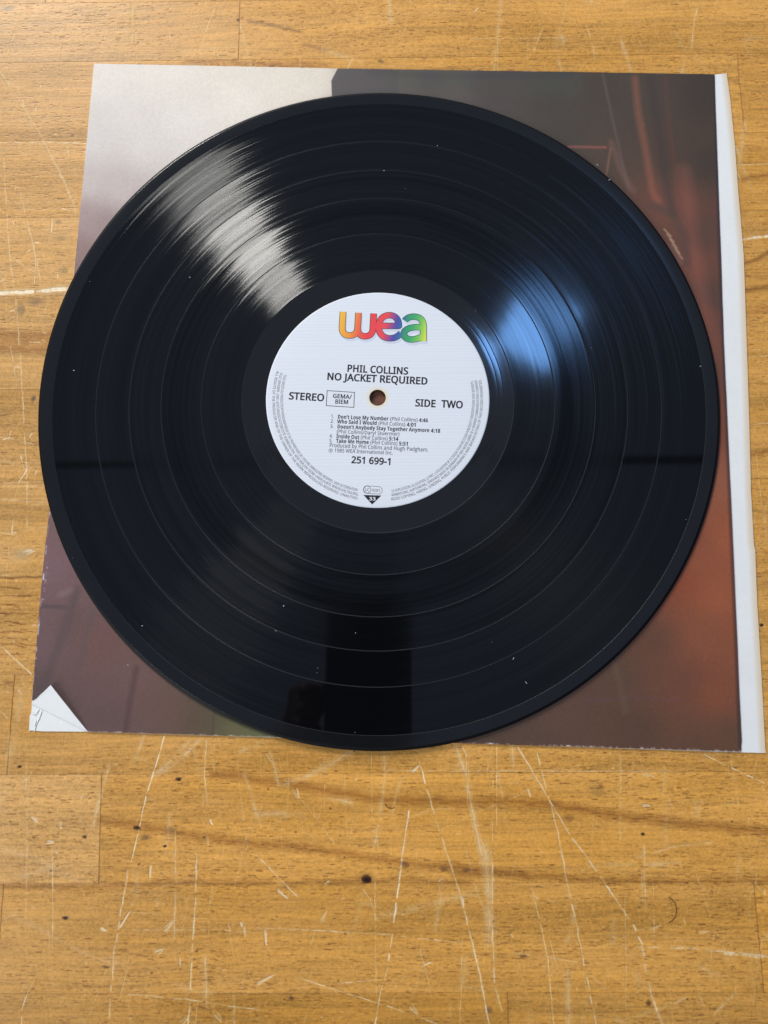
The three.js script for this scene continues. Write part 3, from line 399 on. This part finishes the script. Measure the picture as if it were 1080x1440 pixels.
// ---- label
const labelMap = (() => {
  const N = 1800, K = N / (2 * R_LABEL), cv = newCanvas(N, N), cx = cv.getContext('2d'), r = rngOf(9);
  cx.fillStyle = 'rgb(226,229,233)'; cx.fillRect(0, 0, N, N);
  for (let y = 0; y < N; y += 5) { cx.fillStyle = `rgba(190,196,212,${0.10 + 0.16 * r()})`; cx.fillRect(0, y, N, 2); }
  for (let y = 0; y < N; y += 27) { cx.fillStyle = `rgba(170,180,205,${0.10 + 0.12 * r()})`; cx.fillRect(0, y + 4 * r(), N, 3); }
  for (let k = 0; k < 9000; k++) { cx.fillStyle = `rgba(160,170,190,${0.05 + 0.1 * r()})`; cx.fillRect(r() * N, r() * N, 2 + 10 * r(), 1.5); }
  const H = REC_Y + TOP + 0.0003, C = N / 2;
  const fromCrop = (x, y) => { const p = at(360 + x / 3.1765, 400 + y / 3.1765, H); return [C + p.x * K, C + p.z * K]; };
  const INK = 'rgb(34,34,42)';
  // a line of type set from its left to its right end on the base line
  const line = (text, x0, y0, x1, y1, cap, bold = false, ink = INK, fat = 0) => {
    const [ax, ay] = fromCrop(x0, y0), [bx, by] = fromCrop(x1, y1), w = Math.hypot(bx - ax, by - ay), size = cap / 3.1765 / 3250 * K / 0.714;
    cx.save(); cx.translate(ax, ay); cx.rotate(Math.atan2(by - ay, bx - ax)); cx.font = `${bold ? 'bold ' : ''}${size}px sans-serif`;
    cx.scale(w / cx.measureText(text).width, 1); cx.fillStyle = ink; cx.textBaseline = 'alphabetic'; cx.fillText(text, 0, 0); if (fat) { cx.strokeStyle = ink; cx.lineWidth = fat; cx.strokeText(text, 0, 0); } cx.restore();
  };
  line('PHIL COLLINS', 405, 389, 680, 402, 33, false, INK, 5); line('NO JACKET REQUIRED', 315, 425, 767, 447, 33, false, INK, 5);
  line('STEREO', 145, 512, 305, 521, 33, false, INK, 5); line('SIDE', 710, 543, 803, 548, 33, false, INK, 5); line('TWO', 828, 548, 925, 553, 33, false, INK, 5);
  line('251 699-1', 425, 797, 607, 806, 30, false, INK, 5);
  const box = [[318, 474], [440, 482], [437, 549], [314, 541]].map((q) => fromCrop(...q)); cx.strokeStyle = INK; cx.lineWidth = 5; cx.lineJoin = 'miter'; cx.beginPath(); box.forEach((q, i) => (i ? cx.lineTo(...q) : cx.moveTo(...q))); cx.closePath(); cx.stroke();
  line('GEMA/', 342, 506, 427, 511, 19, false, INK, 2.4); line('BIEM', 352, 531, 413, 534, 19, false, INK, 2.4);
  const G = 'rgb(52,52,62)', T = (n, y, t, x0, x1, dy, who, w1, time, t1) => { line(n, 334 - (y - 597) * 0.07, y, 349 - (y - 597) * 0.07, y + 1, 16, false, G, 1); line(t, x0, y + 3, x1, y + 3 + dy, 18, true, INK, 0.8); if (who) line(who, x1 + 6, y + 3 + dy, w1, y + 3 + dy + 5, 17, false, G, 0.6); line(time, (who ? w1 : x1) + 6, y + 4 + dy + (who ? 5 : 0), t1, y + 6 + dy + (who ? 5 : 0), 18, true, INK, 0.8); };
  T('1.', 596, 'Don\u2019t Lose My Number', 364, 592, 9, '(Phil Collins)', 722, '4:46', 768);
  T('2.', 617, 'Who Said I Would', 362, 540, 8, '(Phil Collins)', 667, '4:01', 716);
  T('3.', 640, 'Doesn\u2019t Anybody Stay Together Anymore', 362, 775, 17, '', 0, '4:18', 823);
  line('(Phil Collins/Daryl Stuermer)', 360, 664, 641, 676, 17, false, G, 0.6);
  T('4.', 683, 'Inside Out', 358, 461, 5, '(Phil Collins)', 588, '5:14', 636);
  T('5.', 704, 'Take Me Home', 357, 504, 6, '(Phil Collins)', 632, '5:51', 681);
  line('Produced by Phil Collins and Hugh Padgham.', 327, 726, 771, 747, 18, false, G, 0.6); line('1985 WEA International Inc.', 349, 749, 612, 760, 17, false, G, 0.6); line('P', 330, 747, 337, 747.3, 10, true, G, 0.4); { const [x, y] = fromCrop(333.5, 741.8); cx.strokeStyle = G; cx.lineWidth = 3; cx.beginPath(); cx.arc(x, y, 15, 0, 7); cx.stroke(); }
  // rights notices round the rim, the tops of the letters towards the middle
  const arc = (text, radius, a0, a1, size, ink) => { // angles in degrees, 0 = right, 90 = bottom, read from a0 to a1
    cx.font = `${size}px sans-serif`; cx.fillStyle = ink; cx.textAlign = 'center'; const ws = [...text].map((c) => cx.measureText(c).width), tot = ws.reduce((p, q) => p + q, 0), len = Math.abs(a1 - a0) * Math.PI / 180 * radius, k = len / tot; let s = 0;
    [...text].forEach((ch, i) => { const a = (a0 + (a1 - a0) * (s + ws[i] / 2) / tot) * Math.PI / 180; s += ws[i]; cx.save(); cx.translate(C + Math.cos(a) * radius, C + Math.sin(a) * radius); cx.rotate(a - Math.PI / 2); cx.scale(k, 1); cx.fillText(ch, 0, 0); cx.restore(); }); cx.textAlign = 'left';
  };
  const IA = 'rgb(26,28,36)';
  arc('TOUS DROITS DU PRODUCTEUR PHONOGRAPHIQUE ET DU PROPRIETAIRE DE L\u2019OEUVRE ENREGISTREE RESERVES. SAUF AUTORISATION', 0.0431 * K, 195, 102, 30, IA);
  arc('ALLE URHEBER- UND LEISTUNGSSCHUTZRECHTE VORBEHALTEN. KEIN VERLEIH! KEINE UNERLAUBTE VERVIELF\u00c4LTIGUNG,', 0.0449 * K, 195.5, 101, 30, IA);
  arc('ALL RIGHTS OF THE PRODUCER AND OF THE OWNER OF THE WORK REPRODUCED RESERVED. UNAUTHO-', 0.0467 * K, 196, 100.5, 30, IA);
  arc('LA DUPLICATION, LA LOCATION, LE PRET, L\u2019UTILISATION DE CE DISQUE POUR EXECUTION PUBLIQUE ET RADIODIFFUSION SONT INTERDITS.', 0.0431 * K, 82, -10, 30, IA);
  arc('VERMIETUNG, AUFF\u00dcHRUNG, SENDUNG! MADE IN GERMANY BY WEA MUSIK GMBH @ A WARNER COMMUNICATIONS COMPANY', 0.0449 * K, 82.5, -10, 30, IA);
  arc('RIZED COPYING, HIRING, LENDING, PUBLIC PERFORMANCE AND BROADCASTING OF THIS RECORD PROHIBITED.', 0.0467 * K, 83, -10, 30, IA);
  { // label code in its lozenge and the speed in its triangle
    const [x, y] = fromCrop(522, 918), [x2, y2] = fromCrop(562, 921), m = K / (3.1765 * 3250); cx.save(); cx.translate(x, y); cx.rotate(Math.atan2(y2 - y, x2 - x)); cx.strokeStyle = IA; cx.lineWidth = 3;
    cx.beginPath(); cx.roundRect(-42 * m, -17 * m, 84 * m, 34 * m, 16 * m); cx.stroke(); cx.beginPath(); cx.arc(-25 * m, 0, 16 * m, 0, 7); cx.stroke();
    cx.fillStyle = IA; cx.font = `${20 * m}px sans-serif`; cx.textAlign = 'center'; cx.fillText('LC', -25 * m, 7 * m); cx.font = `${18 * m}px sans-serif`; cx.fillText('4281', 15 * m, 7 * m); cx.restore();
    cx.fillStyle = INK; cx.beginPath(); cx.moveTo(...fromCrop(480, 940)); cx.lineTo(...fromCrop(560, 943)); cx.lineTo(...fromCrop(519, 983)); cx.closePath(); cx.fill();
    const [tx, ty] = fromCrop(520, 957); cx.save(); cx.translate(tx, ty); cx.rotate(0.03); cx.scale(1.25, 1); cx.fillStyle = 'rgb(236,236,238)'; cx.font = `bold ${22 * m}px sans-serif`; cx.textAlign = 'center'; cx.fillText('33', 0, 8 * m); cx.restore();
  }
  { // the three joined rainbow letters
    const P = (x, y) => { const p = at(450 + x / 6, 400 + y / 6, H); return [C + p.x * K, C + p.z * K]; };
    const draw = (dx, dy) => {
      const M = (x, y) => cx.moveTo(...P(x + dx, y + dy)), L = (x, y) => cx.lineTo(...P(x + dx, y + dy)), B = (a, b, c, d, e, f) => cx.bezierCurveTo(...P(a + dx, b + dy), ...P(c + dx, d + dy), ...P(e + dx, f + dy));
      cx.beginPath();
      M(195, 230); L(187, 362); B(186, 412, 214, 430, 250, 430); B(290, 430, 314, 410, 318, 366); L(325, 238); M(318, 366); B(318, 416, 344, 437, 380, 437); B(422, 437, 444, 412, 446, 372); L(453, 244);
      M(500, 349); L(664, 349); B(666, 292, 634, 259, 584, 259); B(528, 259, 494, 304, 495, 362); B(496, 420, 540, 454, 592, 454); B(634, 454, 660, 436, 684, 410);
      M(716, 306); B(734, 280, 766, 270, 794, 271); B(848, 273, 872, 304, 872, 350); L(872, 480);
      M(872, 378); B(852, 352, 800, 358, 764, 366); B(716, 378, 700, 408, 712, 434); B(732, 474, 812, 474, 872, 430);
    };
    const [gx0, gy0] = P(165, 240), [gx1, gy1] = P(900, 400), g = cx.createLinearGradient(gx0, gy0, gx1, gy1);
    for (const [o, c] of [[0, '#f4bf3e'], [0.06, '#f2b03e'], [0.17, '#ef9442'], [0.28, '#ea5a4a'], [0.36, '#ea4448'], [0.53, '#ea4c52'], [0.60, '#a04a86'], [0.655, '#4a50a2'], [0.70, '#3f64a4'], [0.76, '#37956f'], [0.84, '#43a868'], [0.92, '#7cc25c'], [1, '#d6e04e']]) g.addColorStop(o, c);
    const u = K / (6 * 3250); cx.lineCap = 'butt'; cx.lineJoin = 'round';
    draw(10, 24); cx.strokeStyle = 'rgb(205,210,222)'; cx.lineWidth = 56 * u; cx.stroke();
    draw(0, 0); cx.strokeStyle = 'rgb(40,62,58)'; cx.lineWidth = 60 * u; cx.stroke();
    cx.strokeStyle = g; cx.lineWidth = 50 * u; cx.stroke();
  }
  { const gr = cx.createRadialGradient(C, C, R_HOLE * K, C, C, R_HOLE * K * 1.7); gr.addColorStop(0, 'rgba(226,212,180,0.9)'); gr.addColorStop(0.6, 'rgba(230,224,206,0.5)'); gr.addColorStop(1, 'rgba(234,235,237,0)'); cx.fillStyle = gr; cx.beginPath(); cx.arc(C, C, R_HOLE * K * 1.7, 0, 7); cx.fill(); }
  return canvasTexture(cv);
})();
{
  const g = sweep([[R_HOLE, TOP + 0.0001], [R_HOLE + 0.0003, TOP + 0.00022], [0.02, TOP + 0.00024], [0.040, TOP + 0.00024], [R_LABEL - 0.0006, TOP + 0.0002], [R_LABEL, TOP + 0.00008], [R_LABEL, TOP - 0.0001]], 256);
  const p = g.attributes.position, u = g.attributes.uv; for (let i = 0; i < p.count; i++) u.setXY(i, 0.5 + p.getX(i) / (2 * R_LABEL), 0.5 - p.getZ(i) / (2 * R_LABEL));
  const m = new THREE.MeshPhysicalMaterial({ map: labelMap, roughness: 0.6, specularIntensity: 0.6 }); m.name = 'label_paper';
  tag(part('centre_label', g, m, record), 'round white paper label with rainbow lettering and black type');
}
// ---- dust on the vinyl
{
  const r = rngOf(41), n = 26, g = new THREE.IcosahedronGeometry(1, 0), m = new THREE.MeshStandardMaterial({ color: 0xc9ccd2, roughness: 0.9 }); m.name = 'dust';
  const d = new THREE.InstancedMesh(g, m, n); d.name = 'dust'; const o = new THREE.Object3D();
  const seen = [[103, 785, 6, 1.4, 0], [540, 240, 2, 2, 0], [388, 887, 1.6, 1.6, 0], [722, 926, 5, 1, 1.1], [740, 960, 5, 1, -0.9], [200, 1030 - 150, 2, 2, 0], [500, 890, 1.6, 1.6, 0], [104, 521, 2.5, 2, 0], [267, 390, 2, 2, 0], [985, 515, 3, 1, 0], [1003, 606, 3, 1, 0.3], [840, 232, 4, 1.2, -0.5], [857, 253, 4, 1.4, 0.3], [399, 852, 3, 1.5, 1], [615, 205, 1.6, 1.6, 0], [180, 935, 1.6, 1.6, 0]];
  for (let k = 0; k < n; k++) {
    let x, z, l = 0.00010 + 0.00016 * r() * r(), w = 0.0001, a = r() * 6;
    if (k < seen.length) { const q = seen[k], p = at(q[0], q[1], REC_Y + TOP); x = p.x; z = p.z; l = q[2] * 0.00013; w = q[3] * 0.00011; a = q[4]; } else { const t = r() * 6.283, q = Math.sqrt(0.052 ** 2 + r() * (0.149 ** 2 - 0.052 ** 2)); x = q * Math.cos(t); z = q * Math.sin(t); }
    o.position.set(x, REC_Y + TOP + 0.00008, z); o.rotation.set(0, a, 0); o.scale.set(l, 0.00008, w); o.updateMatrix(); d.setMatrixAt(k, o.matrix);
  }
  d.userData.kind = 'stuff'; tag(d, 'pale dust specks scattered over the black record', 'dust'); scene.add(d);
}

// ---------------------------------------------------------------- what the record mirrors from above
{ // the phone that takes the picture, its back to the table, seen only as a dark reflection
  const ph = thing('phone', 'dark phone held above the record, seen as its black reflection', 'phone');
  ph.position.copy(EYE).addScaledVector(fw, -0.012); ph.quaternion.copy(camera.quaternion);
  const bm = new THREE.MeshPhysicalMaterial({ color: 0x08080a, roughness: 0.4 }); bm.name = 'phone_back';
  const s = new THREE.Shape(), w = 0.0352, t = 0.0265, b = -0.15, q = 0.007, ox = -0.0193;
  s.moveTo(-w + q + ox, b); s.lineTo(w - q + ox, b); s.quadraticCurveTo(w + ox, b, w + ox, b + q); s.lineTo(w + ox, t - q); s.quadraticCurveTo(w + ox, t, w - q + ox, t); s.lineTo(-w + q + ox, t); s.quadraticCurveTo(-w + ox, t, -w + ox, t - q); s.lineTo(-w + ox, b + q); s.quadraticCurveTo(-w + ox, b, -w + q + ox, b);
  const g = new THREE.ExtrudeGeometry(s, { depth: 0.0075, bevelEnabled: true, bevelSize: 0.0012, bevelThickness: 0.0012, bevelSegments: 3 });
  part('case', g, bm, ph);
  for (const [x, y] of [[0, 0], [0, -0.022], [0, -0.044]]) part('lens_ring', new THREE.TorusGeometry(0.0065, 0.001, 8, 24), bm, ph).position.set(x, y, 0.0);
}

{ // the hand that holds the phone by its edge, in a dark sleeve
  const hand = thing('hand', 'hand in a dark sleeve gripping the left edge of the phone above the record', 'hand');
  hand.position.copy(EYE).addScaledVector(fw, -0.012); hand.quaternion.copy(camera.quaternion);
  const V = (x, y, z) => new THREE.Vector3(x, y, z);
  const mesh = (bones, k, res, material, name) => {        // tapered capsules joined by a smooth minimum
    const box = new THREE.Box3(); for (const [a, b, ra, rb] of bones) { const q = Math.max(ra, rb) + k + 0.004; box.expandByPoint(a.clone().addScalar(q)).expandByPoint(a.clone().addScalar(-q)).expandByPoint(b.clone().addScalar(q)).expandByPoint(b.clone().addScalar(-q)); }
    const c = box.getCenter(V(0, 0, 0)), h = Math.max(...box.getSize(V(0, 0, 0)).toArray()) / 2 * 1.05, mc = new MarchingCubes(res, material, false, false, 200000);
    const p = V(0, 0, 0), ab = V(0, 0, 0), ap = V(0, 0, 0);
    for (let z = 0; z < res; z++) for (let y = 0; y < res; y++) for (let x = 0; x < res; x++) {
      p.set((x - res / 2) / (res / 2) * h, (y - res / 2) / (res / 2) * h, (z - res / 2) / (res / 2) * h).add(c); let d = 1;
      for (const [a, b, ra, rb] of bones) { ab.subVectors(b, a); ap.subVectors(p, a); const t = Math.min(1, Math.max(0, ap.dot(ab) / ab.lengthSq())), e = ap.addScaledVector(ab, -t).length() - (ra + (rb - ra) * t), m = Math.max(k - Math.abs(d - e), 0) / k; d = Math.min(d, e) - m * m * k / 4; }
      mc.field[x + y * res + z * res * res] = -d;
    }
    mc.isolation = 0; mc.update();
    const n = mc.count, g = new THREE.BufferGeometry(), pos = mc.positionArray.slice(0, 3 * n);
    for (let i = 0; i < n; i++) for (let q = 0; q < 3; q++) pos[3 * i + q] = pos[3 * i + q] * h + c.getComponent(q);
    g.setAttribute('position', new THREE.BufferAttribute(pos, 3)); g.setAttribute('normal', new THREE.BufferAttribute(mc.normalArray.slice(0, 3 * n), 3));
    return part(name, g, material, hand);
  };
  const skin = new THREE.MeshPhysicalMaterial({ color: 0x4c3228, roughness: 0.55 }); skin.name = 'skin';
  const cloth = new THREE.MeshStandardMaterial({ color: 0x0d0e12, roughness: 0.95 }); cloth.name = 'dark_cloth';
  const B = [], W = V(-0.096, -0.118, 0.038), P1 = V(-0.080, -0.082, 0.026);
  B.push([W, P1, 0.019, 0.018]);
  [[-0.050, 0.0085], [-0.066, 0.0088], [-0.082, 0.0086], [-0.097, 0.0075]].forEach(([y, r], i) => { const K = V(-0.078, y, 0.016), M = V(-0.071, y + 0.001, -0.001 - 0.002 * (i === 1)), E = V(-0.0635, y + 0.002, 0.001); B.push([P1.clone().lerp(K, 0.3), K, 0.012, r + 0.0015], [K, M, r, r * 0.9], [M, E, r * 0.9, r * 0.78]); });
  const T0 = V(-0.078, -0.070, 0.034), T1 = V(-0.064, -0.052, 0.030), T2 = V(-0.050, -0.040, 0.021); B.push([P1, T0, 0.014, 0.0115], [T0, T1, 0.0115, 0.0098], [T1, T2, 0.0098, 0.0082]);
  mesh(B, 0.006, 56, skin, 'hand_skin');
  mesh([[V(-0.093, -0.112, 0.036), V(-0.135, -0.190, 0.075), 0.026, 0.038], [V(-0.135, -0.190, 0.075), V(-0.19, -0.30, 0.13), 0.038, 0.046]], 0.008, 48, cloth, 'sleeve_cuff');
}
{ // a dark rail overhead, which the record mirrors as a thin stripe across its middle
  const rail = thing('curtain_rail', 'thin dark rail overhead, mirrored as a faint stripe across the record', 'rail', [0, 1.7, -0.363]);
  const m = new THREE.MeshStandardMaterial({ color: 0x24242a, roughness: 0.6 }); m.name = 'rail_paint';
  const g = new THREE.CylinderGeometry(0.012, 0.012, 3.0, 16); g.rotateZ(Math.PI / 2); part('rod', g, m, rail);
  for (const s of [-1, 1]) part('finial', new THREE.SphereGeometry(0.018, 16, 12), m, rail).position.x = s * 1.51;
}

renderer.render(scene, camera);
